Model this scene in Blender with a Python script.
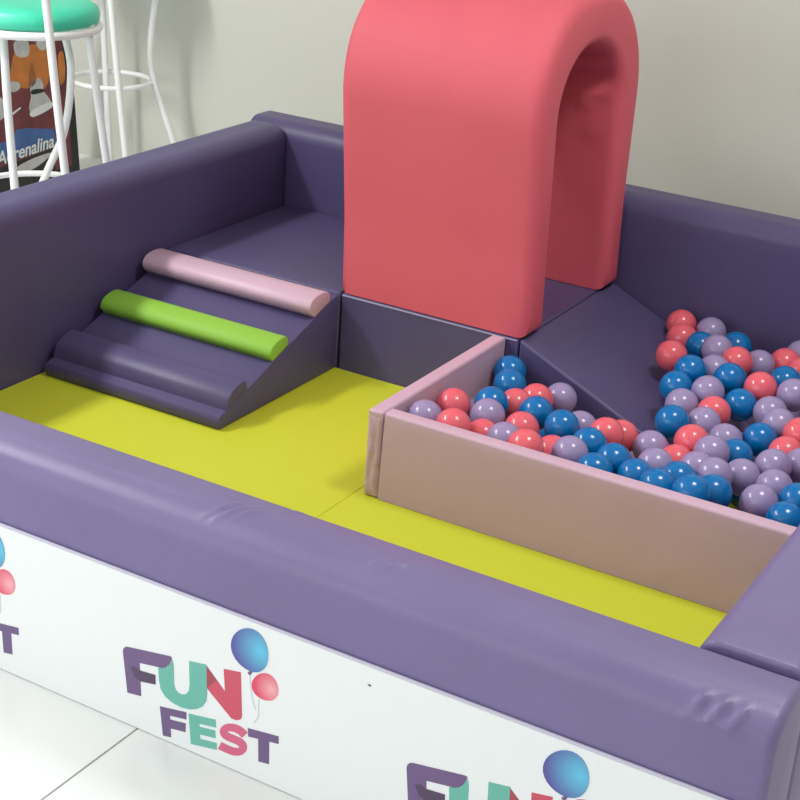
import bpy, bmesh, math, random
from mathutils import Vector, Matrix
random.seed(7)
for o in list(bpy.data.objects): bpy.data.objects.remove(o)
scene = bpy.context.scene
col = scene.collection

# ------------------------------------------------------------------ camera, light, exposure
cam_d = bpy.data.cameras.new('camera'); cam = bpy.data.objects.new('camera', cam_d); col.objects.link(cam)
cam.location = (2.754, -2.112, 1.696)
cam.rotation_euler = (1.167, -0.065, 0.531)
cam_d.sensor_width = 36; cam_d.lens = 1588.9 * 36 / 800; cam_d.clip_end = 60
scene.camera = cam

world = bpy.data.worlds.new('world'); scene.world = world; world.use_nodes = True
bg = world.node_tree.nodes['Background']
bg.inputs[0].default_value = (0.93, 0.97, 1.0, 1); bg.inputs[1].default_value = 0.8

def area_light(name, loc, target, sx, sy, power, color):
    l = bpy.data.lights.new(name, 'AREA'); l.shape = 'RECTANGLE'; l.size = sx; l.size_y = sy
    l.energy = power; l.color = color
    o = bpy.data.objects.new(name, l); col.objects.link(o); o.location = loc
    o.rotation_euler = (Vector(target) - Vector(loc)).to_track_quat('-Z', 'Y').to_euler()
    return o
area_light('ceiling_lamp_light', (-1.3, -0.2, 2.75), (-1.3, -0.2, 0), 0.3, 1.8, 90, (1.0, 1.0, 0.97))
area_light('added_fill_light', (2.3, 0.9, 2.85), (2.3, 0.9, 0), 0.6, 0.6, 36, (1.0, 1.0, 0.97))  # added fill light, softens shadows and brightens the right of the back wall
area_light('shop_window_light', (-0.6, -5.0, 1.9), (0.6, 0.5, 0.6), 5.0, 2.8, 95, (0.93, 0.97, 1.0))

vs = scene.view_settings
vs.view_transform = 'Standard'; vs.look = 'None'; vs.gamma = 1; vs.use_curve_mapping = False
vs.exposure = 0.0

# ------------------------------------------------------------------ helpers
def lin(c):
    return tuple(((v / 255) / 12.92 if v / 255 <= 0.04045 else ((v / 255 + 0.055) / 1.055) ** 2.4) for v in c)

def mat(name, rgb, rough=0.5, bump=0.0, bscale=300, var=0.0, vscale=4, spec=0.5, coat=0.0):
    m = bpy.data.materials.new(name); m.use_nodes = True
    nt = m.node_tree; b = nt.nodes['Principled BSDF']
    c = lin(rgb)
    b.inputs['Base Color'].default_value = (*c, 1); b.inputs['Roughness'].default_value = rough
    b.inputs['Specular IOR Level'].default_value = spec
    b.inputs['Coat Weight'].default_value = coat; b.inputs['Coat Roughness'].default_value = 0.12
    tc = nt.nodes.new('ShaderNodeTexCoord')
    if var > 0:
        n = nt.nodes.new('ShaderNodeTexNoise'); n.inputs['Scale'].default_value = vscale; n.inputs['Detail'].default_value = 4
        r = nt.nodes.new('ShaderNodeMapRange')
        r.inputs['From Min'].default_value = 0.3; r.inputs['From Max'].default_value = 0.7
        r.inputs['To Min'].default_value = 1 - var; r.inputs['To Max'].default_value = 1 + var
        mx = nt.nodes.new('ShaderNodeVectorMath'); mx.operation = 'SCALE'; mx.inputs[0].default_value = c
        nt.links.new(tc.outputs['Object'], n.inputs['Vector']); nt.links.new(n.outputs['Fac'], r.inputs['Value'])
        nt.links.new(r.outputs['Result'], mx.inputs['Scale']); nt.links.new(mx.outputs['Vector'], b.inputs['Base Color'])
    if bump > 0:
        n2 = nt.nodes.new('ShaderNodeTexNoise'); n2.inputs['Scale'].default_value = bscale; n2.inputs['Detail'].default_value = 3
        bp = nt.nodes.new('ShaderNodeBump'); bp.inputs['Strength'].default_value = bump; bp.inputs['Distance'].default_value = 0.002
        nt.links.new(tc.outputs['Object'], n2.inputs['Vector']); nt.links.new(n2.outputs['Fac'], bp.inputs['Height'])
        nt.links.new(bp.outputs['Normal'], b.inputs['Normal'])
    return m

M = {
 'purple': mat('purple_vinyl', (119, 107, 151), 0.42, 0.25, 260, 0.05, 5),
 'purple_shaded': mat('shaded_purple_vinyl', (82, 73, 114), 0.45, 0.25, 260, 0.05, 5),  # purple vinyl with the dimmer light deeper in the pen put into its colour
 'stitch': mat('pale_stitching', (150, 140, 175), 0.6),
 'seam': mat('dark_seam', (38, 32, 50), 0.7),
 'mat': mat('lime_mat', (200, 203, 48), 0.5, 0.3, 220),
 'lime': mat('lime_vinyl', (140, 190, 64), 0.58, 0.25, 260),
 'pink': mat('dusty_pink_vinyl', (203, 168, 188), 0.42, 0.25, 260, 0.03, 5),
 'coral': mat('coral_vinyl', (212, 90, 105), 0.65, 0.2, 260, 0.03, 4),
 'white_panel': mat('white_panel', (240, 242, 242), 0.35),
 'tile': mat('white_tile', (234, 236, 235), 0.22, 0, 0, 0.012, 3),
 'grout': mat('grey_grout', (150, 152, 150), 0.8),
 'wall': mat('warm_grey_wall_paint', (206, 205, 196), 0.7, 0.1, 120, 0.015, 2),
 'ceiling': mat('white_ceiling_paint', (225, 225, 222), 0.8),
 'trim': mat('pale_edge_trim', (205, 200, 220), 0.4),
 'skirting': mat('grey_skirting', (200, 200, 194), 0.5),
 'white_metal': mat('white_painted_tube', (240, 240, 240), 0.35),
 'mint': mat('mint_seat_vinyl', (70, 210, 175), 0.4, 0.1, 260),
 'black': mat('black_frame', (26, 26, 28), 0.5),
 'rubber': mat('rubber_foot', (60, 60, 62), 0.7),
 'ball_p': mat('coral_plastic', (230, 100, 114), 0.2),
 'ball_b': mat('blue_plastic', (0, 108, 176), 0.2),
 'ball_l': mat('lavender_plastic', (154, 138, 180), 0.22),
 'l_purple': mat('print_purple', (112, 88, 132), 0.4),
 'l_dark': mat('print_dark_purple', (84, 64, 94), 0.4),
 'l_teal': mat('print_teal', (108, 184, 168), 0.4),
 'l_red': mat('print_red', (208, 80, 104), 0.4),
 'l_reddark': mat('print_dark_red', (170, 70, 84), 0.4),
 'l_pink': mat('print_pink', (216, 100, 134), 0.4),
 'l_string': mat('print_string', (205, 210, 216), 0.4),
 'p_red': mat('print_maroon', (112, 46, 52), 0.5, 0, 0, 0.35, 9),
 'p_orange': mat('print_orange', (196, 116, 48), 0.5, 0, 0, 0.2, 14),
 'p_grey': mat('print_grey', (190, 188, 186), 0.5, 0, 0, 0.15, 20),
 'p_blue': mat('print_blue', (62, 98, 156), 0.5, 0, 0, 0.2, 10),
 'p_white': mat('print_white', (222, 222, 222), 0.5),
 'p_skin': mat('print_brown', (150, 88, 52), 0.5, 0, 0, 0.15, 12),
}
def gradient_mat(name, c0, c1, p0, p1):
    """printed colour gradient between two points of the object's own space"""
    m = bpy.data.materials.new(name); m.use_nodes = True; nt = m.node_tree; b = nt.nodes['Principled BSDF']
    b.inputs['Roughness'].default_value = 0.4
    tc = nt.nodes.new('ShaderNodeTexCoord'); d = nt.nodes.new('ShaderNodeVectorMath'); d.operation = 'DISTANCE'
    d.inputs[1].default_value = p0
    r = nt.nodes.new('ShaderNodeValToRGB'); mr = nt.nodes.new('ShaderNodeMapRange'); mr.inputs['From Max'].default_value = p1
    nt.links.new(tc.outputs['Object'], d.inputs[0]); nt.links.new(d.outputs['Value'], mr.inputs['Value'])
    nt.links.new(mr.outputs['Result'], r.inputs['Fac']); nt.links.new(r.outputs['Color'], b.inputs['Base Color'])
    r.color_ramp.elements[0].color = (*lin(c0), 1); r.color_ramp.elements[1].color = (*lin(c1), 1)
    return m
M['balloon_blue'] = gradient_mat('print_balloon_blue', (100, 200, 232), (88, 84, 160), (0.308, 0, 0.262), 0.058)
M['balloon_pink'] = gradient_mat('print_balloon_pink', (248, 176, 184), (226, 74, 104), (0.332, 0, 0.196), 0.034)

def link(name, me, m, parent=None, smooth=False):
    o = bpy.data.objects.new(name, me); col.objects.link(o)
    if m is not None: me.materials.append(M[m] if isinstance(m, str) else m)
    if smooth:
        for p in me.polygons: p.use_smooth = True
    if parent is not None: o.parent = parent
    return o
def from_bm(name, bm, m, parent=None, smooth=False):
    bmesh.ops.recalc_face_normals(bm, faces=bm.faces)
    me = bpy.data.meshes.new(name); bm.to_mesh(me); bm.free()
    return link(name, me, m, parent, smooth)
def tag(o, label, cat, group=None):
    o['label'] = label; o['category'] = cat
    if group: o['group'] = group
    return o
def empty(name, loc=(0, 0, 0)):
    o = bpy.data.objects.new(name, None); col.objects.link(o); o.location = loc; o.empty_display_size = 0.05
    return o
def put_origin(o, loc):
    """move a mesh object's origin without moving its mesh"""
    o.data.transform(Matrix.Translation(-Vector(loc))); o.location = loc
def box_bm(x0, x1, y0, y1, z0, z1):
    bm = bmesh.new()
    v = [bm.verts.new(p) for p in ((x0,y0,z0),(x1,y0,z0),(x1,y1,z0),(x0,y1,z0),(x0,y0,z1),(x1,y0,z1),(x1,y1,z1),(x0,y1,z1))]
    for f in ((0,1,2,3),(4,5,6,7),(0,1,5,4),(1,2,6,5),(2,3,7,6),(3,0,4,7)): bm.faces.new([v[i] for i in f])
    bmesh.ops.recalc_face_normals(bm, faces=bm.faces)
    return bm
def bev(bm, edges, off, seg=3):
    bmesh.ops.bevel(bm, geom=list(edges), offset=off, segments=seg, profile=0.5, affect='EDGES', clamp_overlap=True)
def flatten_big(o, n=6):
    """large flat faces keep their own normal, only the rounded edges shade smooth"""
    for p in sorted(o.data.polygons, key=lambda p: -p.area)[:n]: p.use_smooth = False
    return o
def rbox(name, x0, x1, y0, y1, z0, z1, m, parent=None, r=0.01, seg=3):
    bm = box_bm(x0, x1, y0, y1, z0, z1); bev(bm, bm.edges, r, seg)
    return flatten_big(from_bm(name, bm, m, parent, True))
def prism(name, prof, x0, x1, m, parent=None, r=0.0, seg=2, nx=1):
    """profile in (y, z) swept along x"""
    bm = bmesh.new(); rows = []
    for k in range(nx + 1):
        x = x0 + (x1 - x0) * k / nx; rows.append([bm.verts.new((x, y, z)) for y, z in prof])
    n = len(prof)
    for a, b in zip(rows, rows[1:]):
        for i in range(n): bm.faces.new((a[i], a[(i+1) % n], b[(i+1) % n], b[i]))
    c0 = bm.faces.new(rows[0]); c1 = bm.faces.new(rows[-1])
    bmesh.ops.recalc_face_normals(bm, faces=bm.faces)
    if r > 0: bev(bm, list(c0.edges) + list(c1.edges), r, seg)
    return from_bm(name, bm, m, parent)
def smooth_angle(o, deg=35):
    me = o.data
    for p in me.polygons: p.use_smooth = True
    me.set_sharp_from_angle(angle=math.radians(deg))
    return o
def catmull(pts, per=8):
    P = [Vector(p) for p in pts]; P = [P[0] * 2 - P[1]] + P + [P[-1] * 2 - P[-2]]; out = []
    for i in range(1, len(P) - 2):
        a, b, c, d = P[i-1:i+3]
        for k in range(per):
            t = k / per
            out.append(0.5 * ((2*b) + (c-a)*t + (2*a-5*b+4*c-d)*t*t + (3*b-a-3*c+d)*t**3))
    out.append(P[-2]); return out
def tube(name, pts, rad, m, parent=None, n=10, closed=False, curve=True):
    P = [Vector(p) for p in pts]
    if curve and not closed and len(P) > 2: P = catmull(P)
    bm = bmesh.new(); rings = []
    N = len(P)
    up = Vector((0.3, 0.2, 0.93)).normalized()
    for i, p in enumerate(P):
        a = P[(i-1) % N] if (closed or i > 0) else p; b = P[(i+1) % N] if (closed or i < N-1) else p
        t = (b - a).normalized(); u = t.cross(up)
        if u.length < 1e-3: u = t.cross(Vector((1, 0, 0)))
        u.normalize(); w = t.cross(u)
        rings.append([bm.verts.new(p + (u * math.cos(2*math.pi*k/n) + w * math.sin(2*math.pi*k/n)) * rad) for k in range(n)])
    for i in range(N if closed else N - 1):
        a, b = rings[i], rings[(i+1) % N]
        for k in range(n): bm.faces.new((a[k], a[(k+1) % n], b[(k+1) % n], b[k]))
    if not closed: bm.faces.new(rings[0]); bm.faces.new(rings[-1])
    return smooth_angle(from_bm(name, bm, m, parent), 50)
def circle(c, r, n=40):
    return [(c[0] + r * math.cos(2*math.pi*k/n), c[1] + r * math.sin(2*math.pi*k/n), c[2]) for k in range(n)]
def plate(name, poly, y, thick, m, parent=None):
    """flat printed piece: outline in (x, z) on a plane facing -y"""
    bm = bmesh.new()
    f = [bm.verts.new((x, y - thick, z)) for x, z in poly]; b = [bm.verts.new((x, y, z)) for x, z in poly]
    n = len(poly)
    edges = [bm.edges.new((f[i], f[(i+1) % n])) for i in range(n)]
    bmesh.ops.triangle_fill(bm, use_beauty=True, edges=edges)
    for i in range(n): bm.faces.new((f[i], f[(i+1) % n], b[(i+1) % n], b[i]))
    return from_bm(name, bm, m, parent)
def strip(name, path, w, y, thick, m, parent=None):
    P = [Vector((x, z)) for x, z in path]; A = []; B = []
    for i, p in enumerate(P):
        t = (P[min(i+1, len(P)-1)] - P[max(i-1, 0)]).normalized(); nrm = Vector((-t.y, t.x))
        A.append(p + nrm * w); B.append(p - nrm * w)
    return plate(name, [tuple(p) for p in A + B[::-1]], y, thick, m, parent)

# ------------------------------------------------------------------ the room
GR = 0.002
floor_bm = box_bm(-3.4, 4.4, -4.0, 2.74, -0.03, -GR)
fl = from_bm('floor', floor_bm, 'grout'); fl['kind'] = 'structure'
TS = 0.6; tile_me = None
for i in range(-8, 6):
    for j in range(-7, 5):
        x0 = 1.225 + i * TS; y0 = -0.2 + j * TS
        if y0 >= 2.74: continue
        if tile_me is None:
            bm = box_bm(0.0015, TS - 0.0015, 0.0015, TS - 0.0015, -0.006, 0.0); bev(bm, [e for e in bm.edges if all(v.co.z > -0.001 for v in e.verts)], 0.0012, 1)
            t = from_bm('tile', bm, 'tile', fl); tile_me = t.data
        else:
            t = bpy.data.objects.new('tile', tile_me); col.objects.link(t); t.parent = fl
        t.location = (x0, y0, 0)
wb = from_bm('wall_back', box_bm(-3.4, 4.4, 2.74, 2.84, 0, 2.9), 'wall'); wb['kind'] = 'structure'
wr_ = from_bm('wall_right', box_bm(3.9, 4.0, -4.0, 2.74, 0, 2.9), 'wall'); wr_['kind'] = 'structure'
cl = from_bm('ceiling', box_bm(-3.4, 3.9, -4.0, 2.74, 2.9, 3.0), 'ceiling'); cl['kind'] = 'structure'
wl = from_bm('wall_left', box_bm(-3.5, -3.4, -4.0, 2.84, 0, 2.9), 'wall'); wl['kind'] = 'structure'

# ------------------------------------------------------------------ traced data: ball centres (colour, x, y, z) and the panel print outlines (x, z)
BALLS = [('p',1.3921,1.9756,0.1829,1),('p',1.4247,1.8977,0.1729,1),('p',1.4627,1.7184,0.185,1),('l',1.4835,1.9665,0.185,1),('b',1.4963,1.8524,0.1787,1),('l',1.5593,1.7999,0.2011,1),('b',1.5805,1.8987,0.185,1),('p',1.6312,1.7546,0.1982,1),('l',1.6718,1.8262,0.177,1),('p',1.722,1.8947,0.174,1),('l',1.741,1.9775,0.177,1),('p',1.7879,1.8284,0.185,1),('b',1.5576,1.6028,0.2029,1),('l',1.5974,1.6769,0.1906,1),('b',1.6592,1.6195,0.2011,1),('b',1.5536,1.5202,0.1834,1),('l',1.6381,1.5178,0.1929,1),('p',1.7438,1.6112,0.2013,1),('b',1.7713,1.7354,0.185,1),('l',1.8287,1.6148,0.2037,1),('l',1.5994,1.4452,0.1711,1),('b',1.7208,1.5339,0.1744,1),('p',1.6844,1.4433,0.1736,1),('l',1.8039,1.5173,0.1813,1),('l',1.8486,1.4453,0.1864,1),('b',1.6298,1.2968,0.185,1),('l',1.6888,1.3584,0.1752,1),('p',1.7078,1.2257,0.1803,1),('l',1.7608,1.3143,0.166,1),('b',1.8305,1.3628,0.1711,1),('p',1.9161,1.3947,0.1973,1),('l',1.6255,1.1791,0.1579,1),('p',1.5327,1.1214,0.1859,1),('p',1.5418,1.1999,0.1547,1),('b',1.5261,1.0367,0.1887,1),('l',1.4461,1.1707,0.1616,1),('b',1.6031,1.0009,0.1839,1),('b',1.5928,0.9166,0.1877,1),('l',1.6915,1.035,0.1849,1),('p',1.7028,1.1439,0.1564,1),('l',1.7752,1.1724,0.1909,1),('l',1.7721,1.0881,0.1799,1),('b',1.8105,1.2453,0.1652,1),('p',1.9101,1.3126,0.1759,1),('l',1.8708,1.1106,0.1821,1),('l',1.9196,1.1788,0.196,1),('l',1.9659,1.2492,0.1851,1),('b',1.6773,0.9512,0.1851,1),('b',1.7519,0.8889,0.2076,1),('b',1.7688,0.9716,0.1978,1),('l',1.8301,1.0307,0.2035,1),('b',1.8336,0.8725,0.2239,1),('b',1.8582,0.9505,0.2007,1),('l',1.9528,1.0888,0.1882,1),('l',1.9507,0.9897,0.1903,1),('b',2.0205,1.0379,0.1949,1),('b',2.0237,0.9462,0.1878,1),('l',1.1585,0.9126,0.1989,1),('p',1.1585,1.0553,0.1817,1),('p',1.2419,0.8975,0.2057,1),('p',1.2899,0.9581,0.1704,1),('l',1.2616,1.0361,0.189,1),('b',1.231,1.1153,0.1856,1),('b',1.1969,1.2864,0.1697,1),('p',1.2615,1.1916,0.1638,1),('p',1.2797,1.2742,0.155,1),('l',1.3114,1.3517,0.1404,1),('b',1.3356,1.1519,0.1769,1),('b',1.4318,1.0913,0.1884,1),('p',1.3481,1.0473,0.175,1),('p',1.4354,0.8823,0.2136,1),('l',1.3631,0.9232,0.1956,1),('p',1.4527,0.9985,0.1609,1),('l',1.516,0.9524,0.1941,1),('b',1.1585,1.3622,0.1727,1),('l',1.241,1.1342,0.0689,0),('l',1.2491,1.3511,0.0663,0),('l',1.7236,1.6878,0.0702,0),('b',1.8393,1.286,0.0632,0),('l',1.7946,1.9018,0.0642,0),('l',1.816,1.7787,0.0659,0),('l',1.8891,1.8432,0.0633,0),('l',1.7487,1.0898,0.0639,0),('l',1.8777,1.7037,0.067,0),('l',2.0872,1.5617,0.0674,0),('l',2.0931,1.7422,0.0688,0),('p',1.5141,0.9663,0.064,0),('l',2.088,1.655,0.0642,0),('l',1.8383,0.9298,0.0679,0),('l',1.8029,1.4505,0.0669,0),('p',1.6354,1.0111,0.0663,0),('l',2.0343,1.3067,0.0653,0),('b',1.6226,1.2512,0.0646,0),('p',1.7089,1.2238,0.0674,0),('l',1.479,1.0904,0.07,0),('b',1.3934,1.035,0.0647,0),('b',2.0105,1.9773,0.0636,0),('p',2.0614,1.4673,0.0626,0),('p',1.8955,1.4197,0.0688,0),('l',1.1596,1.2486,0.0687,0),('l',1.6987,1.6059,0.0695,0),('b',1.9929,1.8408,0.0702,0),('p',1.4189,1.2948,0.0678,0),('l',1.5766,1.3541,0.067,0),('b',2.0124,1.1069,0.0668,0),('p',2.0085,1.0213,0.0675,0),('l',1.4825,1.3525,0.0699,0),('p',1.2894,1.0266,0.0689,0),('l',1.1615,1.3667,0.0679,0),('p',1.3939,1.2083,0.0646,0),('l',2.0815,0.9661,0.0631,0),('l',2.0847,1.9312,0.0658,0),('b',1.9224,0.8943,0.063,0),('l',1.3579,0.9231,0.064,0),('l',1.7301,1.5106,0.0697,0),('l',1.9398,1.5492,0.0649,0),('l',1.2027,1.0185,0.0665,0),('b',1.7831,1.0044,0.0665,0),('b',1.9171,1.0004,0.0651,0),('b',1.9338,1.2763,0.064,0),('l',1.8389,1.5406,0.063,0),('p',2.0066,1.3958,0.068,0),('p',1.5704,1.0928,0.0635,0),('l',2.0794,1.1818,0.0687,0),('l',1.7225,1.357,0.0649,0),('b',1.2563,0.936,0.0682,0),('l',2.1005,1.8406,0.0683,0),('b',1.692,0.9374,0.0686,0),('b',1.2902,1.2471,0.0649,0),('p',1.7018,1.8328,0.0693,0),('b',2.0152,0.9008,0.0636,0),('b',1.8974,1.1562,0.0671,0),('l',1.6843,1.9465,0.0644,0),('l',1.5276,1.2497,0.0628,0),('l',1.1836,0.8741,0.0691,0),('l',1.8687,1.0727,0.0684,0),('b',2.0952,1.3882,0.067,0),('l',2.1145,0.8809,0.0698,0),('l',1.9686,1.6632,0.0645,0),('l',1.8995,1.949,0.0688,0),('b',1.3322,1.1099,0.0698,0),('b',1.4423,0.8913,0.0681,0),('p',1.7872,1.1749,0.063,0),('b',2.1129,1.0693,0.0653,0),('l',1.9497,1.7497,0.068,0),('l',1.368,1.3705,0.0626,0),('p',1.5998,0.8773,0.0627,0),('l',1.9864,1.193,0.0625,0),('l',2.1164,1.2646,0.0638,0),('p',1.6629,1.1424,0.0644,0),('l',1.8074,1.6232,0.066,0),('p',1.6484,1.4088,0.0693,0),('p',1.7637,0.8855,0.0638,0),('l',1.8089,1.3655,0.0626,0),('l',1.6134,1.8944,0.0978,0),('l',1.6402,1.5315,0.0977,0),('l',1.6137,1.6302,0.0967,0),('b',1.6275,1.7695,0.0906,0),('p',1.7642,1.9766,0.0929,0),('l',1.8959,1.6176,0.0971,0),('p',1.9499,1.4719,0.126,0),('p',2.011,1.5656,0.123,0),('l',1.5354,1.77,0.1233,0),('b',1.2795,0.8769,0.1255,0),('b',1.9935,1.9117,0.1235,0),('p',1.5598,1.9676,0.1274,0),('l',1.1824,0.9595,0.1266,0),('b',2.1205,1.447,0.1239,0),('p',2.0292,1.771,0.1235,0),('l',1.1706,1.1557,0.1235,0),('l',1.5292,1.6443,0.1221,0),('l',1.8932,1.7825,0.1255,0),('b',2.0464,1.2446,0.1223,0),('l',1.8519,0.9994,0.1204,0),('p',2.104,1.6499,0.1547,0),('b',1.9619,1.7064,0.1511,0),('l',2.0864,1.0958,0.1545,0),('l',1.833,1.9117,0.1514,0),('p',2.0267,1.4051,0.1555,0),('b',2.0912,0.9939,0.1554,0),('l',2.0655,1.9452,0.1553,0),('l',1.9061,1.9764,0.1512,0),('p',1.9026,0.8854,0.1516,0),('l',2.1082,1.7892,0.1509,0),('b',1.9647,1.8168,0.1579,0),('b',2.0077,1.3172,0.1508,0),('l',2.1198,1.2096,0.1534,0),('p',2.1136,1.3252,0.1561,0),('l',1.4945,0.8821,0.1509,0),('b',2.0893,1.5402,0.1518,0),('b',2.1151,0.9083,0.1515,0),('b',1.9554,1.5825,0.1902,0),('b',1.9817,1.9628,0.1928,0),('p',1.9993,1.5052,0.192,0),('b',1.8691,1.7191,0.1883,0),('l',2.1202,1.8805,0.1899,0),('b',2.0354,1.8672,0.1851,0),('l',2.0443,1.7094,0.1873,0),('p',1.8768,1.8466,0.1902,0),('p',2.0452,1.1633,0.19,0)]
LOGO = {
 'F': [(0.0138,0.1508),(0.0148,0.1573),(0.0189,0.1625),(0.025,0.1648),(0.1172,0.1804),(0.1221,0.18),(0.1221,0.175),(0.1168,0.1629),(0.11,0.1552),(0.1021,0.1504),(0.0512,0.1417),(0.0523,0.1253),(0.0864,0.13),(0.087,0.1106),(0.0533,0.1041),(0.0549,0.0735),(0.0237,0.0689)],
 'Fd': [(0.031,0.1256),(0.0401,0.1304),(0.0523,0.1262),(0.0864,0.13),(0.087,0.1106),(0.0533,0.1041),(0.0411,0.1069)],
 'U': [(0.1231,0.1754),(0.1261,0.1655),(0.1276,0.1269),(0.1311,0.1167),(0.1381,0.1124),(0.146,0.1127),(0.1547,0.1176),(0.1599,0.1261),(0.1617,0.1388),(0.1595,0.1864),(0.1968,0.1929),(0.199,0.1341),(0.1974,0.1196),(0.19,0.106),(0.1785,0.0959),(0.1625,0.0886),(0.1444,0.0855),(0.1255,0.0874),(0.1081,0.0945),(0.0985,0.1058),(0.0949,0.1212),(0.0927,0.1477),(0.1021,0.1499),(0.11,0.1548),(0.1173,0.1631)],
 'N': [(0.1969,0.1907),(0.2367,0.1544),(0.2327,0.1985),(0.2681,0.2053),(0.2732,0.1201),(0.272,0.1136),(0.2674,0.109),(0.2599,0.106),(0.2514,0.1058),(0.1997,0.1454)],
 'Nd': [(0.1969,0.1907),(0.2192,0.1703),(0.1987,0.1477)],
 'F2': [(0.0968,0.0689),(0.1553,0.0796),(0.1555,0.0646),(0.1189,0.0583),(0.12,0.0503),(0.1542,0.0561),(0.1539,0.0376),(0.1212,0.0322),(0.1224,0.0136),(0.1043,0.01)],
 'E': [(0.1602,0.0792),(0.2183,0.0896),(0.2197,0.0739),(0.1839,0.0677),(0.1845,0.0614),(0.2179,0.0671),(0.2192,0.0517),(0.1853,0.0457),(0.1865,0.0368),(0.2219,0.0429),(0.2222,0.0285),(0.1661,0.0179)],
 'T': [(0.286,0.1001),(0.3494,0.1092),(0.35,0.0939),(0.3307,0.0909),(0.3321,0.0453),(0.3102,0.0416),(0.3081,0.0871),(0.2875,0.0837)],
 'S_strip': [(0.2861,0.0907),(0.2831,0.0926),(0.2796,0.0946),(0.2754,0.0962),(0.2706,0.0973),(0.2654,0.0976),(0.2598,0.0972),(0.254,0.0959),(0.2483,0.0939),(0.2426,0.0911),(0.2371,0.0872),(0.2324,0.0821),(0.2289,0.076),(0.2275,0.0693),(0.229,0.0639),(0.2321,0.0604),(0.2362,0.0581),(0.2411,0.057),(0.2462,0.0568),(0.2512,0.057),(0.2559,0.0571),(0.2602,0.0572),(0.2639,0.057),(0.2666,0.0564),(0.2685,0.0555),(0.2696,0.0545),(0.27,0.054),(0.2699,0.0539),(0.2698,0.0535),(0.2697,0.0532),(0.269,0.0526),(0.2672,0.0514),(0.2645,0.0501),(0.2611,0.0491),(0.2571,0.0484),(0.2525,0.048),(0.2477,0.048),(0.2425,0.0482),(0.2372,0.0485),(0.2317,0.049),(0.2247,0.0318),(0.2302,0.0314),(0.2359,0.031),(0.2415,0.0308),(0.2472,0.0309),(0.2529,0.0313),(0.2587,0.0324),(0.2645,0.0342),(0.2702,0.0369),(0.2755,0.0406),(0.2804,0.0457),(0.284,0.0516),(0.2857,0.0577),(0.2855,0.0634),(0.2833,0.0679),(0.28,0.0708),(0.276,0.0728),(0.2713,0.0738),(0.2663,0.0741),(0.2614,0.0741),(0.2566,0.074),(0.2521,0.0738),(0.2485,0.0739),(0.246,0.0745),(0.2444,0.0753),(0.2437,0.0761),(0.2437,0.0759),(0.2435,0.075),(0.2435,0.075),(0.2442,0.0757),(0.246,0.077),(0.2489,0.0784),(0.2525,0.0797),(0.2561,0.0805),(0.2598,0.0807),(0.2633,0.0805),(0.2664,0.0799),(0.2692,0.0788),(0.2719,0.0772),(0.2748,0.0754)],
 'B1': [(0.3096,0.2239),(0.3032,0.2194),(0.2958,0.2165),(0.2877,0.2154),(0.2792,0.216),(0.2708,0.2184),(0.263,0.2225),(0.2562,0.2281),(0.251,0.2351),(0.2476,0.2432),(0.2465,0.2521),(0.2476,0.2613),(0.2509,0.2705),(0.2562,0.279),(0.2631,0.2864),(0.2711,0.2922),(0.2798,0.296),(0.2885,0.2977),(0.2969,0.2969),(0.3044,0.2939),(0.3109,0.2887),(0.316,0.2818),(0.3196,0.2736),(0.3217,0.2645),(0.3223,0.2552),(0.3213,0.246),(0.3188,0.2375),(0.3149,0.2301)],
 'B2': [(0.3393,0.1806),(0.3352,0.1765),(0.3303,0.1733),(0.3247,0.171),(0.3187,0.1697),(0.3125,0.1695),(0.3065,0.1705),(0.3011,0.1726),(0.2966,0.1759),(0.2933,0.1802),(0.2914,0.1854),(0.2911,0.1914),(0.2924,0.1977),(0.2952,0.204),(0.2992,0.21),(0.3043,0.2152),(0.31,0.2193),(0.316,0.222),(0.322,0.2232),(0.3277,0.2228),(0.3328,0.2209),(0.3372,0.2176),(0.3408,0.2132),(0.3433,0.208),(0.3447,0.2023),(0.345,0.1965),(0.3442,0.1907),(0.3423,0.1854)],
 'K1': [(0.2819,0.2106),(0.2864,0.215),(0.2919,0.2149),(0.2884,0.2078),(0.2848,0.2068)],
}
STRINGS = [[(0.2866,0.2088),(0.2891,0.1875),(0.2937,0.1624),(0.3009,0.1426)],[(0.3065,0.1674),(0.3067,0.1495),(0.3065,0.1312),(0.2982,0.1151)]]

# ------------------------------------------------------------------ play pen barriers
W, D, T, ZM = 2.166, 2.03, 0.16, 0.02
YF, YO = -0.067, -0.222
HF, HB = 0.456, 0.498

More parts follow.
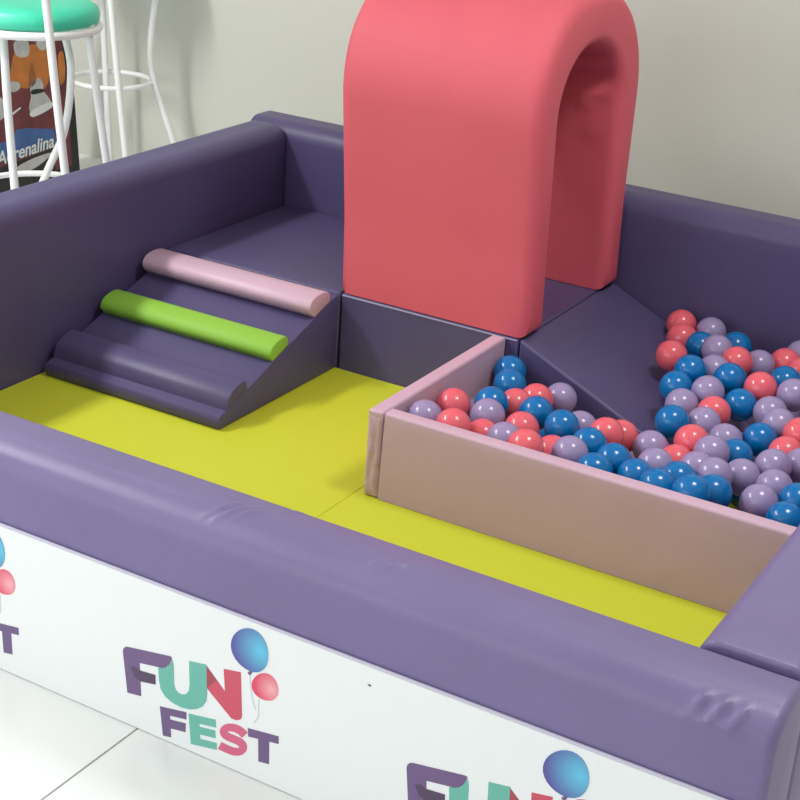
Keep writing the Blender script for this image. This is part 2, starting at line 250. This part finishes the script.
def sweep_barrier(name, axis, a0, a1, b0, b1, z0, z1, r_top, m, parent, ridges=(), na=60, r_end=0.012, sag=0.0, r_in=None):
    r_in = r_in or r_top
    """padded slab with soft rounded top edges; long axis 'x' or 'y'; ridges = (a, b, z, length, angle, height, width)"""
    prof = [(b0, z0)]
    def arc(cb, cz, th0, th1, r, n):
        return [(cb + r * math.cos(th0 + (th1 - th0) * k / n), cz + r * math.sin(th0 + (th1 - th0) * k / n)) for k in range(n + 1)]
    nz = 14
    for k in range(1, nz): prof.append((b0, z0 + (z1 - r_top - z0) * k / nz))
    prof += arc(b0 + r_top, z1 - r_top, math.pi, math.pi / 2, r_top, 8)
    nt = 16; w = b1 - b0 - r_top - r_in
    for k in range(1, nt): prof.append((b0 + r_top + w * k / nt, z1 + sag * math.sin(math.pi * k / nt)))
    prof += arc(b1 - r_in, z1 - r_in, math.pi / 2, 0, r_in, 8)
    prof += [(b1, z1 - r_in - (z1 - r_in - z0) * 0.5), (b1, z0)]
    cb, cz = (b0 + b1) / 2, (z0 + z1) / 2
    bm = bmesh.new(); rows = []
    st = [(a0, r_end)] + [(a0 + r_end * (1 - math.cos(math.pi/2*k/3)), r_end * (1 - math.sin(math.pi/2*k/3))) for k in (1, 2, 3)]
    st += [(a0 + r_end + (a1 - a0 - 2*r_end) * k / na, 0) for k in range(1, na)]
    st += [(a1 - r_end * (1 - math.cos(math.pi/2*k/3)), r_end * (1 - math.sin(math.pi/2*k/3))) for k in (3, 2, 1)] + [(a1, r_end)]
    hb, hz = (b1 - b0) / 2, (z1 - z0) / 2
    for a, ins in st:
        row = []
        for b, z in prof:
            bb = cb + (b - cb) * (1 - ins / hb); zz = cz + (z - cz) * (1 - ins / hz)
            d = 0
            for ra, rb, rz, L, an, h, wd in ridges:
                # ridge in the unrolled (a, s) surface, s runs up the outer face then across the top
                s = z if abs(b - b0) < r_top * 0.6 else z1 + (b - b0)
                sr = rz if rb is None else z1 + (rb - b0)
                u = (a - ra) * math.cos(an) + (s - sr) * math.sin(an); v = -(a - ra) * math.sin(an) + (s - sr) * math.cos(an)
                d += h * math.exp(-(u / L) ** 2 - (v / wd) ** 2)
            nb = bb - cb; nzv = zz - (z1 - 0.08)
            ln = math.hypot(nb, max(nzv, 0)) or 1
            bb += d * nb / ln; zz += d * max(nzv, 0) / ln
            row.append(bm.verts.new((a, bb, zz) if axis == 'x' else (bb, a, zz)))
        rows.append(row)
    n = len(prof)
    for p, q in zip(rows, rows[1:]):
        for i in range(n): bm.faces.new((p[i], p[(i+1) % n], q[(i+1) % n], q[i]))
    bm.faces.new(rows[0]); bm.faces.new(rows[-1])
    return smooth_angle(from_bm(name, bm, m, parent), 50)

# front barrier with the printed white panel
fb = empty('padded_barrier', (1.1, (YF + YO) / 2, 0))
tag(fb, 'low purple padded pen barrier with white printed panel on its outer side', 'barrier', 'purple padded barriers of the play pen')
def kid(o, parent):
    o.parent = parent; o.matrix_parent_inverse = Matrix.Translation(-Vector(parent.location)); return o
wr = [(1.355, -0.158, 0, 0.030, 0.95, 0.006, 0.006), (1.378, -0.158, 0, 0.034, 0.95, 0.007, 0.006), (1.40, -0.152, 0, 0.026, 0.9, 0.005, 0.006),
      (1.665, -0.160, 0, 0.022, 0.8, 0.006, 0.006), (1.69, -0.155, 0, 0.028, 0.8, 0.005, 0.006), (1.45, -0.10, 0, 0.02, 0.9, 0.003, 0.006),
      (2.265, None, 0.425, 0.05, 0.15, 0.008, 0.008), (2.235, None, 0.455, 0.035, 0.9, 0.007, 0.006), (2.262, None, 0.450, 0.03, 0.9, 0.008, 0.006), (2.288, None, 0.445, 0.026, 1.0, 0.006, 0.006), (2.18, None, 0.47, 0.05, 0.1, 0.005, 0.008),
      (0.75, None, 0.44, 0.25, 0.02, 0.003, 0.012), (1.7, None, 0.43, 0.3, -0.02, 0.0025, 0.014), (1.25, -0.15, 0, 0.2, 0.03, 0.002, 0.01)]
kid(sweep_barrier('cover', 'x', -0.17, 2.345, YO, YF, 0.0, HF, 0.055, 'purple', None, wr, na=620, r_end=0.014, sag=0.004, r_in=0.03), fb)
panel = kid(rbox('printed_panel', -0.16, 2.335, YO - 0.006, YO - 0.0005, 0.001, 0.31, 'white_panel', None, 0.0012, 1), fb)
kid(tube('edge_trim', [(-0.16, YO - 0.003, 0.312), (2.335, YO - 0.003, 0.312)], 0.003, 'trim', None, 8, curve=False), fb)
panel['label'] = 'white printed panel with repeated balloon logo'
PY = YO - 0.0062
def logo(dx):
    def P(key, name, m, th):
        o = plate(name, LOGO[key], 0, th, m); o.parent = panel; o.location = (1.18 + dx, PY + 0.0002, 0.0)
        return o
    P('F', 'letter_f', 'l_purple', 0.0007); P('Fd', 'letter_shade', 'l_dark', 0.0010)
    P('U', 'letter_u', 'l_teal', 0.0009); P('N', 'letter_n', 'l_red', 0.0007); P('Nd', 'letter_shade', 'l_reddark', 0.0008)
    P('F2', 'letter_f', 'l_purple', 0.0007); P('E', 'letter_e', 'l_teal', 0.0007)
    P('S_strip', 'letter_s', 'l_pink', 0.0007); P('T', 'letter_t', 'l_purple', 0.0007)
    P('B2', 'balloon', 'balloon_pink', 0.0008); P('B1', 'balloon', 'balloon_blue', 0.0012); P('K1', 'balloon_knot', 'l_purple', 0.0009)
    for s in STRINGS:
        o = strip('balloon_string', [tuple(p) for p in [(v.x, v.y) for v in catmull([(a, b, 0) for a, b in s], 5)]], 0.0011, 0, 0.0004, 'l_string')
        o.parent = panel; o.location = (1.18 + dx, PY + 0.0002, 0)
for k in (-1, 0, 1): logo(0.583 * k)
# small scuff mark on the panel
sc = plate('scuff_mark', [(1.694, 0.2765), (1.698, 0.279), (1.702, 0.2768), (1.699, 0.2745)], PY + 0.0002, 0.0004, 'l_dark'); sc.parent = panel

# left, back and right barriers
lb = empty('padded_barrier', (-T / 2, 1.0, 0)); tag(lb, 'tall purple padded pen barrier beside the bar stools', 'barrier', 'purple padded barriers of the play pen')
kid(sweep_barrier('cover', 'y', YF + 0.002, D, -T, -0.002, 0.0, HB, 0.05, 'purple_shaded', None, (), 40, 0.01), lb)
bb = empty('padded_barrier', (1.0, D + T / 2, 0)); tag(bb, 'purple padded pen barrier along the room wall behind the arch', 'barrier', 'purple padded barriers of the play pen')
kid(sweep_barrier('cover', 'x', -T, W + T, D + 0.002, D + T, 0.0, HB + 0.004, 0.05, 'purple_shaded', None, (), 40, 0.01), bb)
rb = empty('padded_barrier', (W + T / 2, 1.0, 0)); tag(rb, 'purple padded pen barrier closing the ball pit end', 'barrier', 'purple padded barriers of the play pen')
kid(sweep_barrier('cover', 'y', YF + 0.003, D, W + 0.002, 2.345, 0.0, HF + 0.004, 0.035, 'purple', None, (), 40, 0.008), rb)

# ------------------------------------------------------------------ lime floor mats
for (x0, x1, lab) in ((0.002, 1.0528, 'lime green foam floor mat in front of the padded steps'), (1.0532, W - 0.002, 'lime green foam floor mat under the pink ball pit panels')):
    o = rbox('floor_mat', x0, x1, YF + 0.003, 1.4185, 0.0005, ZM, 'mat', None, 0.0012, 1)
    put_origin(o, ((x0 + x1) / 2, 0.6, 0.0005)); tag(o, lab, 'mat', 'lime floor mats')

# ------------------------------------------------------------------ padded steps
XS = 0.598
st = empty('padded_steps', (0.3, 1.15, ZM)); tag(st, 'purple foam step wedge with pink and lime padded treads', 'steps')
body = [(.872, ZM + .001), (.866, .032), (.866, .046), (.872, .056), (.886, .061), (.904, .066), (.989, .094), (1.104, .135), (1.172, .160), (1.28, .196), (1.395, .236), (1.407, .238), (1.414, .232), (1.4155, ZM + .001)]
kid(smooth_angle(prism('wedge_body', body, 0.022, XS, 'purple_shaded', None, 0.004, 2), 30), st)
def tread(prof, m, lab=None, x0=0.024, x1=XS - 0.001):
    o = kid(smooth_angle(prism('tread', prof, x0, x1, m, None, 0.006, 2), 40), st)
    if lab: o['label'] = lab
def rnd(pts, per=4):
    return [(p.x, p.y) for p in catmull([(a, b, 0) for a, b in pts], per)]
tread(rnd([(.899, .064), (.903, .080), (.912, .098), (.930, .111), (.955, .119), (.978, .121), (.988, .112), (.990, .095)]) , 'purple_shaded', 'purple padded tread')
tread(rnd([(1.104, .134), (1.090, .152), (1.095, .170), (1.113, .183), (1.145, .190), (1.166, .187), (1.175, .176), (1.176, .160)]), 'lime', 'lime green padded tread')
tread(rnd([(1.300, .202), (1.279, .217), (1.272, .236), (1.283, .253), (1.304, .262), (1.340, .264), (1.366, .257), (1.374, .246), (1.374, .228)]), 'pink', 'dusty pink padded tread')

# ------------------------------------------------------------------ platforms and slide
HP = 0.242
def piping(pts, r, m, parent):
    return kid(tube('piping', pts, r, m, None, 6, curve=False), parent)
p1 = empty('platform_block', (0.3, 1.72, ZM)); tag(p1, 'square purple foam platform at the top of the padded steps', 'platform', 'purple foam platforms')
kid(rbox('cover', 0.003, XS, 1.4175, D - 0.002, 0.001, HP, 'purple_shaded', None, 0.008, 3), p1)
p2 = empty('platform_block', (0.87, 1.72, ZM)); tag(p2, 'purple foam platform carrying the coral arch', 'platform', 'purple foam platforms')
kid(rbox('cover', 0.602, 1.148, 1.4195, D - 0.002, 0.001, HP, 'purple_shaded', None, 0.008, 3), p2)
piping([(0.606, 1.4195, HP - 0.006), (1.144, 1.4195, HP - 0.006)], 0.0022, 'stitch', p2)
XE = 1.64
sl = empty('slide_wedge', (1.4, 1.72, ZM)); tag(sl, 'purple foam slide wedge running down into the balls', 'slide')
bm = bmesh.new()
pr_ = [(1.1515, 0.001), (1.1515, HP), (XE, ZM + 0.003), (XE, 0.001)]
fr = [bm.verts.new((x, 1.4195, z)) for x, z in pr_]; bk = [bm.verts.new((x, D - 0.002, z)) for x, z in pr_]
bm.faces.new(fr); bm.faces.new(bk[::-1])
for i in range(4): bm.faces.new((fr[i], fr[(i+1) % 4], bk[(i+1) % 4], bk[i]))
bmesh.ops.recalc_face_normals(bm, faces=bm.faces); bev(bm, [e for e in bm.edges if max(v.co.z for v in e.verts) > 0.03], 0.007, 3)
kid(flatten_big(smooth_angle(from_bm('cover', bm, 'purple_shaded'), 40)), sl)

# ------------------------------------------------------------------ coral arch tunnel
tn = empty('arch_tunnel', (0.88, 1.72, HP)); tag(tn, 'large coral foam arch tunnel standing on the purple platform', 'tunnel')
def arch():
    X0, X1, R = 0.590, 1.174, 0.034
    yc, zs = 1.722, 0.790
    no = 36
    def path(h, top, zb, lean):
        pts = []
        nl = 14
        for k in range(nl): pts.append((yc - h, zb + (zs - zb) * k / nl))
        for k in range(no + 1):
            th = math.pi - math.pi * k / no
            pts.append((yc + h * math.cos(th), zs + top * math.sin(th)))
        for k in range(1, nl + 1): pts.append((yc + h, zs - (zs - zb) * k / nl))
        return pts
    def place(ins): 
        o = path(0.301 - ins, 0.305 - ins, HP + 0.002 + ins, 0); i = path(0.196 + ins, 0.172 + ins, HP + 0.002 + ins, 0)
        return o, i
    bm = bmesh.new(); rows = []
    sts = [(X0 + R * (1 - math.cos(math.pi/2*k/5)), R * (1 - math.sin(math.pi/2*k/5))) for k in range(6)]
    sts += [(X0 + R + (X1 - X0 - 2*R) * k / 26, 0) for k in range(1, 26)]
    sts += [(X1 - R * (1 - math.cos(math.pi/2*k/5)), R * (1 - math.sin(math.pi/2*k/5))) for k in range(5, -1, -1)]
    folds = [(2.80, 0.0), (2.98, 0.28), (3.16, 0.5), (2.62, -0.2)]
    for x, ins in sts:
        o, i = place(ins)
        o = [(y - (0.045 * max(0, (z - 0.45)) / 0.65 if y < yc else -0.028 * max(0, (z - 0.50)) / 0.35), z) for y, z in o]
        row = [bm.verts.new((x - (0.03 * (z - HP)), y, z)) for y, z in o]
        rin = []
        for k, (y, z) in enumerate(i):
            s = max(0.0, min(1.0, (z - 0.62) / 0.15)); d = 0
            if ins == 0 or True:
                for a, sl_ in ((0.70, 0.30), (0.78, 0.36), (0.87, 0.30), (0.93, 0.2)):
                    q = (z - a) - sl_ * (x - 1.05)
                    d += 0.022 * math.exp(-(q / 0.016) ** 2)
            d *= s * (1 if y > yc - 0.02 else 0.0) * max(0.0, 1 - (ins / R) * 1.6) * min(1.0, max(0.0, (X1 - 0.02 - x) / 0.06))
            dy, dz = yc - y, (zs - z) if z > zs else 0; L = math.hypot(dy, dz) or 1
            rin.append(bm.verts.new((x - (0.03 * (z - HP)), y + d * dy / L, z + d * dz / L)))
        rows.append((row, rin))
    for (o0, i0), (o1, i1) in zip(rows, rows[1:]):
        n = len(o0)
        for k in range(n - 1):
            bm.faces.new((o0[k], o0[k+1], o1[k+1], o1[k])); bm.faces.new((i0[k], i1[k], i1[k+1], i0[k+1]))
        bm.faces.new((o0[0], o1[0], i1[0], i0[0])); bm.faces.new((o0[-1], i0[-1], i1[-1], o1[-1]))
    for o, i in (rows[0], rows[-1]):
        for k in range(len(o) - 1): bm.faces.new((o[k], i[k], i[k+1], o[k+1]))
    return from_bm('arch_body', bm, 'coral', None)
kid(smooth_angle(arch(), 60), tn)

# ------------------------------------------------------------------ pink ball pit panels
HPK = 0.240
a = empty('pit_panel', (1.095, 1.1, ZM)); tag(a, 'short dusty pink foam panel reaching from the purple platform', 'panel', 'pink ball pit panels')
kid(rbox('cover', 1.075, 1.114, 0.790, 1.417, ZM + .001, HPK, 'pink', None, 0.006, 3), a)
# gathered flap closing the end of the short panel
bm = bmesh.new(); NV, NH = 22, 9; g = []
for i in range(NV + 1):
    row = []
    for j in range(NH + 1):
        u, v = j / NH, i / NV
        d = 0.004 * math.sin(u * 9 + math.sin(v * 7) * 1.6) + 0.0035 * math.sin(v * 23 + u * 5) + 0.002
        d *= math.sin(math.pi * u) ** 0.5 * math.sin(math.pi * min(1, v * 1.05)) ** 0.3 if 0 < u < 1 and 0 < v < 1 else 0
        d = max(d, 0.001) if 0 < u < 1 and 0 < v < 1 else -0.002
        row.append(bm.verts.new((1.077 + 0.035 * u, 0.7905 - d - 0.0005, ZM + 0.004 + (HPK - ZM - 0.012) * v)))
    g.append(row)
for r0, r1 in zip(g, g[1:]):
    for j in range(NH): bm.faces.new((r0[j], r0[j+1], r1[j+1], r1[j]))
kid(from_bm('gathered_flap', bm, 'pink', None, True), a)
b = empty('pit_panel', (1.65, 0.81, ZM)); tag(b, 'long dusty pink foam panel holding in the balls along the lime mat', 'panel', 'pink ball pit panels')
def longpanel():
    bm = bmesh.new(); nx, x0, x1 = 160, 1.1155, W - 0.003
    prof = []
    y0, y1, z0, z1, r = 0.788, 0.828, ZM + .001, HPK + 0.003, 0.008
    for k in range(10): prof.append((y0, z0 + (z1 - r - z0) * k / 10, 1))
    for k in range(5): th = math.pi - math.pi/2*k/4; prof.append((y0 + r + r*math.cos(th), z1 - r + r*math.sin(th), 0))
    for k in range(5): th = math.pi/2 - math.pi/2*k/4; prof.append((y1 - r + r*math.cos(th), z1 - r + r*math.sin(th), 0))
    prof.append((y1, z0, 0)); rows = []
    for i in range(nx + 1):
        x = x0 + (x1 - x0) * i / nx; row = []
        for y, z, f in prof:
            d = 0
            if f:
                for cx, cz, L, an, h, w in ((2.05, 0.062, 0.07, -0.05, 0.005, 0.010), (1.83, 0.075, 0.04, 0.5, 0.003, 0.008), (1.155, 0.20, 0.03, 0.4, 0.002, 0.01), (1.45, 0.215, 0.18, 0.0, 0.0015, 0.012)):
                    u = (x-cx)*math.cos(an) + (z-cz)*math.sin(an); v = -(x-cx)*math.sin(an) + (z-cz)*math.cos(an)
                    d += h * math.exp(-(u/L)**2 - (v/w)**2)
            sh = 0.006 * (z - z0) / (z1 - z0) * (1 - min(1, (x - x0) / 0.05))
            row.append(bm.verts.new((x + sh, y - d, z)))
        rows.append(row)
    n = len(prof)
    for p, q in zip(rows, rows[1:]):
        for i in range(n): bm.faces.new((p[i], p[(i+1) % n], q[(i+1) % n], q[i]))
    bm.faces.new(rows[0]); bm.faces.new(rows[-1])
    return smooth_angle(from_bm('cover', bm, 'pink'), 50)
kid(longpanel(), b)

# ------------------------------------------------------------------ balls
RB = 0.0425
bm = bmesh.new(); bmesh.ops.create_uvsphere(bm, u_segments=28, v_segments=16, radius=RB)
ball_me = {}
for c, nm in (('p', 'coral'), ('b', 'blue'), ('l', 'lavender')):
    me = bpy.data.meshes.new('play_ball_' + nm); bm.to_mesh(me); me.materials.append(M['ball_' + c])
    for p in me.polygons: p.use_smooth = True
    ball_me[c] = me
bm.free()
BC = {'p': 'coral pink', 'b': 'blue', 'l': 'lavender'}
def where(x, y, z, top):
    if not top and x < 2.0: return 'buried under the other balls'
    if y > 1.45 and x < 1.62: return 'resting on the purple slide wedge'
    if y < 0.95: return 'against the long pink panel'
    if x < 1.22: return 'against the short pink panel'
    if x < 1.66 and y > 1.30: return 'at the side of the purple slide wedge'
    if y > 1.86: return 'against the purple barrier behind the pit'
    if x > 2.0: return 'at the barrier end of the ball pit'
    if x < 1.55: return 'in the narrow pit corner beside the slide'
    return 'in the wide middle of the ball pit'
for c, x, y, z, top in BALLS:
    o = bpy.data.objects.new('play_ball', ball_me[c]); col.objects.link(o); o.location = (x, y, z)
    o.rotation_euler = (random.uniform(0, 3), random.uniform(0, 3), random.uniform(0, 3))
    w_ = where(x, y, z, top); tag(o, 'glossy ' + BC[c] + ' plastic ball ' + w_, 'ball', BC[c] + ' balls ' + w_)

# ------------------------------------------------------------------ bar stools
CAM = Vector(cam.location); RM = cam.rotation_euler.to_matrix()
FWD = Vector((-RM[0][2], -RM[1][2], 0)).normalized(); RGT = Vector((FWD.y, -FWD.x, 0))
def ray_at(u, v, p):
    """point on the photo ray through (u, v) in the upright plane through p that faces the room's front-right corner"""
    d = RM @ Vector(((u - 400) / 1588.9, (400 - v) / 1588.9, -1)); t = (Vector(p) - CAM).dot(FWD) / d.dot(FWD)
    return CAM + d * t
def down(pts):
    a, b_ = pts[-2], pts[-1]; d = (b_ - a); k = (b_.z - 0.012) / -d.z if d.z < 0 else 0
    return pts + [b_ + d * min(k, 40)]
def stool(c, zseat, legs, ring_z, ring_r, label, posts=None):
    s = empty('bar_stool', (c[0], c[1], 0)); tag(s, label, 'stool', 'white tubular bar stools')
    kid(tube('seat_ring', circle((c[0], c[1], zseat), 0.205, 48), 0.0125, 'white_metal', None, 10, True), s)
    bm = bmesh.new(); prof = [(0, 0.002), (0.19, 0.002), (0.206, 0.012), (0.209, 0.03), (0.203, 0.048), (0.185, 0.061), (0.14, 0.069), (0, 0.072)]
    n = 48; rings = []
    for r_, z in prof:
        if r_ == 0: rings.append([bm.verts.new((c[0], c[1], zseat + 0.008 + z))])
        else: rings.append([bm.verts.new((c[0] + r_*math.cos(2*math.pi*k/n), c[1] + r_*math.sin(2*math.pi*k/n), zseat + 0.008 + z)) for k in range(n)])
    for p, q in zip(rings, rings[1:]):
        for k in range(n):
            if len(p) == 1: bm.faces.new((p[0], q[k], q[(k+1) % n]))
            elif len(q) == 1: bm.faces.new((p[k], p[(k+1) % n], q[0]))
            else: bm.faces.new((p[k], p[(k+1) % n], q[(k+1) % n], q[k]))
    kid(from_bm('seat', bm, 'mint', None, True), s)
    kid(tube('foot_ring', circle((c[0] , c[1], ring_z), ring_r, 48), 0.0095, 'white_metal', None, 10, True), s)
    for pts in legs:
        l = kid(tube('leg', pts, 0.0125, 'white_metal', None, 10), s)
        e = pts[-1]
        f = kid(tube('foot_cap', [(e.x, e.y, 0.0), (e.x, e.y, 0.02)], 0.016, 'rubber', None, 10, curve=False), l); 
        f.parent = l; f.matrix_parent_inverse = Matrix.Identity(4)
    if posts: kid(tube('back_rail', posts, 0.0125, 'white_metal', None, 10), s)
    return s
# stool beside the sign board
c1 = Vector((-0.645, 1.57, 0)); near = c1 - FWD * 0.17; far = c1 + FWD * 0.17
def leg(px, p): return down([ray_at(u, v, p) for u, v in px])
L_a = leg([(3, 34), (8, 110), (14, 180)], c1 - FWD * 0.14)
L_b = leg([(46, 2), (55, 85), (65, 172)], c1 - FWD * 0.215)
L_c = leg([(88, 28), (97, 95), (106, 158)], c1 - FWD * 0.02)
L_d = down([ray_at(u, v, c1 + FWD * 0.15) for u, v in [(64, 30), (71, 70), (65, 128), (47, 172)]][:3] + [ray_at(47, 172, c1 + FWD * 0.15)])
top = L_b[0]; left_post = top - RGT * 0.36
rail = [top, top + Vector((0, 0, 0.16)), top + Vector((0, 0, 0.26)) - RGT * 0.06, left_post + Vector((0, 0, 0.26)) + RGT * 0.06, left_post + Vector((0, 0, 0.16)), left_post, left_post - Vector((0, 0, 0.06)) + FWD * 0.03]
stool(c1, 0.778, [L_a, L_b, L_c, L_d], 0.255, 0.20, 'white tubular bar stool with mint round seat in front of the sign board', rail)
c2 = Vector((-1.085, 2.47, 0))
M_a = leg([(100, -38), (104, 40), (109, 150)], c2 + FWD * 0.12)
M_b = leg([(108, -30), (116, 60), (125, 152)], c2 - FWD * 0.14)
M_c = leg([(160, -40), (155, 0), (150, 50), (154, 82), (172, 137)], c2)
stool(c2, 0.84, [M_a, M_b, M_c], 0.403, 0.146, 'white tubular bar stool with small foot ring against the grey room wall')

# ------------------------------------------------------------------ printed sign board
sb = empty('sign_board', (-1.32, 2.2, 0)); tag(sb, 'black framed sign board with maroon sports print and white script lettering', 'sign')
# local board frame: u along +y, v up, face towards +x
BW, BH = 0.72, 0.70
def board(name, u0, u1, v0, v1, d0, d1, m, parent):
    o = rbox(name, d0, d1, u0, u1, v0, v1, m, None, 0.002, 1); o.parent = parent; return o
fp = empty('front_face', (0, 0, 0)); 
def bplate(name, poly, th, m, d0=0.012):
    """flat print on the board face: outline in (u, v)"""
    if name not in ('poster', 'print_band', 'print_banner', 'print_stripe'):
        q = [(p.x, p.y) for p in catmull([(a_, b_, 0) for a_, b_ in poly[-2:] + poly + poly[:3]], 3)]; poly = q[6:6 + 3 * len(poly)]
    bm = bmesh.new(); n = len(poly)
    fv = [bm.verts.new((d0 + th, u, v)) for u, v in poly]; bv = [bm.verts.new((d0, u, v)) for u, v in poly]
    bmesh.ops.triangle_fill(bm, use_beauty=True, edges=[bm.edges.new((fv[i], fv[(i+1) % n])) for i in range(n)])
    for i in range(n): bm.faces.new((fv[i], fv[(i+1) % n], bv[(i+1) % n], bv[i]))
    return from_bm(name, bm, m)
bpy.data.objects.remove(fp)
UE = 2.524 - 2.2          # right edge of the board along y, from the board origin
parts = [rbox('board', 0, 0.012, UE - BW, UE, 0.004, BH, 'black', None, 0.002, 1),
         bplate('poster', [(UE - BW + .035, .035), (UE - .045, .035), (UE - .045, BH - .03), (UE - BW + .035, BH - .03)], 0.0006, 'p_red')]
SHAPES = [
 ('print_trousers', [(0.012,0.489),(0.051,0.505),(0.121,0.518),(0.205,0.5),(0.204,0.449),(0.184,0.37),(0.136,0.34),(0.121,0.387),(0.106,0.396),(0.075,0.364),(0.019,0.38),(-0.014,0.406)], 0.0010, 'p_orange'),
 ('print_patch', [(0.249,0.458),(0.279,0.467),(0.279,0.377),(0.248,0.354)], 0.0010, 'p_orange'),
 ('print_gap', [(0.102,0.455),(0.121,0.394),(0.102,0.368),(0.076,0.372)], 0.0014, 'p_skin'),
 ('print_glove', [(0.024,0.537),(0.066,0.546),(0.096,0.529),(0.096,0.492),(0.073,0.477),(0.033,0.486),(0.02,0.509)], 0.0014, 'p_grey'),
 ('print_glove', [(0.137,0.523),(0.181,0.525),(0.188,0.495),(0.155,0.492)], 0.0014, 'p_grey'),
 ('print_shoe', [(0.087,0.377),(0.132,0.393),(0.156,0.367),(0.153,0.345),(0.186,0.303),(0.184,0.281),(0.094,0.262),(0.071,0.291),(0.087,0.333)], 0.0014, 'p_grey'),
 ('print_sole', [(0.08,0.279),(0.186,0.296),(0.188,0.273),(0.088,0.255)], 0.0018, 'p_white'),
 ('print_lace', [(0.095,0.355),(0.15,0.350),(0.153,0.338),(0.092,0.338)], 0.0018, 'black'),
 ('print_shoe', [(-0.015,0.399),(0.026,0.393),(0.033,0.371),(0.001,0.361),(-0.024,0.372)], 0.0014, 'p_grey'),
 ('print_shoe', [(-0.113,0.357),(-0.054,0.34),(-0.056,0.283),(-0.124,0.272)], 0.0014, 'p_grey'),
 ('print_stripe', [(-0.019,0.288),(0.025,0.302),(0.029,0.298),(-0.015,0.28)], 0.0014, 'p_white'),
 ('print_banner', [(-0.156,0.187),(-0.021,0.192),(-0.006,0.223),(0.046,0.221),(0.195,0.192),(0.199,0.127),(0.002,0.121),(-0.165,0.12)], 0.0010, 'p_blue'),
 ('print_band', [(-0.168,0.098),(0.187,0.121),(0.183,0.036),(-0.181,0.036)], 0.0010, 'black'),
 ('print_swoosh', [(-0.024,0.085),(0.075,0.104),(0.174,0.105),(0.092,0.07),(0.015,0.062)], 0.0014, 'p_grey'),
]
for n_, poly, th, m_ in SHAPES: parts.append(bplate(n_, poly, th, m_))
def lettering(text, size, m, u, v, d, tilt, width):
    cu = bpy.data.curves.new('lettering', 'FONT'); cu.body = text; cu.size = size; cu.shear = 0.25; cu.extrude = 0.0004; cu.offset = 0.0012
    to = bpy.data.objects.new('lettering_curve', cu); col.objects.link(to)
    dg = bpy.context.evaluated_depsgraph_get(); me = bpy.data.meshes.new_from_object(to.evaluated_get(dg))
    bpy.data.objects.remove(to); me.name = 'lettering'
    xs = [v_.co.x for v_ in me.vertices]; k = width / (max(xs) - min(xs))
    for v_ in me.vertices:
        x, y, z = v_.co.x * k, v_.co.y, v_.co.z
        v_.co = (d + z, u + x * math.cos(tilt) - y * math.sin(tilt), v + y * math.cos(tilt) + x * math.sin(tilt))
    me.materials.clear(); return link('lettering', me, m)
parts.append(lettering('Adrenalina', 0.072, 'black', -0.118, 0.108, 0.0135, 0.05, 0.312))
parts.append(lettering('Adrenalina', 0.070, 'p_white', -0.120, 0.111, 0.0144, 0.05, 0.310))
poster = parts[1]
for i, p in enumerate(parts):
    if i < 2: p.parent = sb
    else: p.parent = poster
# back leg of the board
bl_ = rbox('back_panel', -0.012, 0, UE - BW, UE, 0.004, BH, 'black', sb, 0.002, 1)
sb.rotation_euler = (0, 0, 0); sb.location = (-1.30, 2.2, 0)
sh = math.atan(0.08)
for p in (parts[0], parts[1]): p.rotation_euler = (0, -sh, 0)
bl_.location = (-0.115, 0, 0); bl_.rotation_euler = (0, sh, 0)
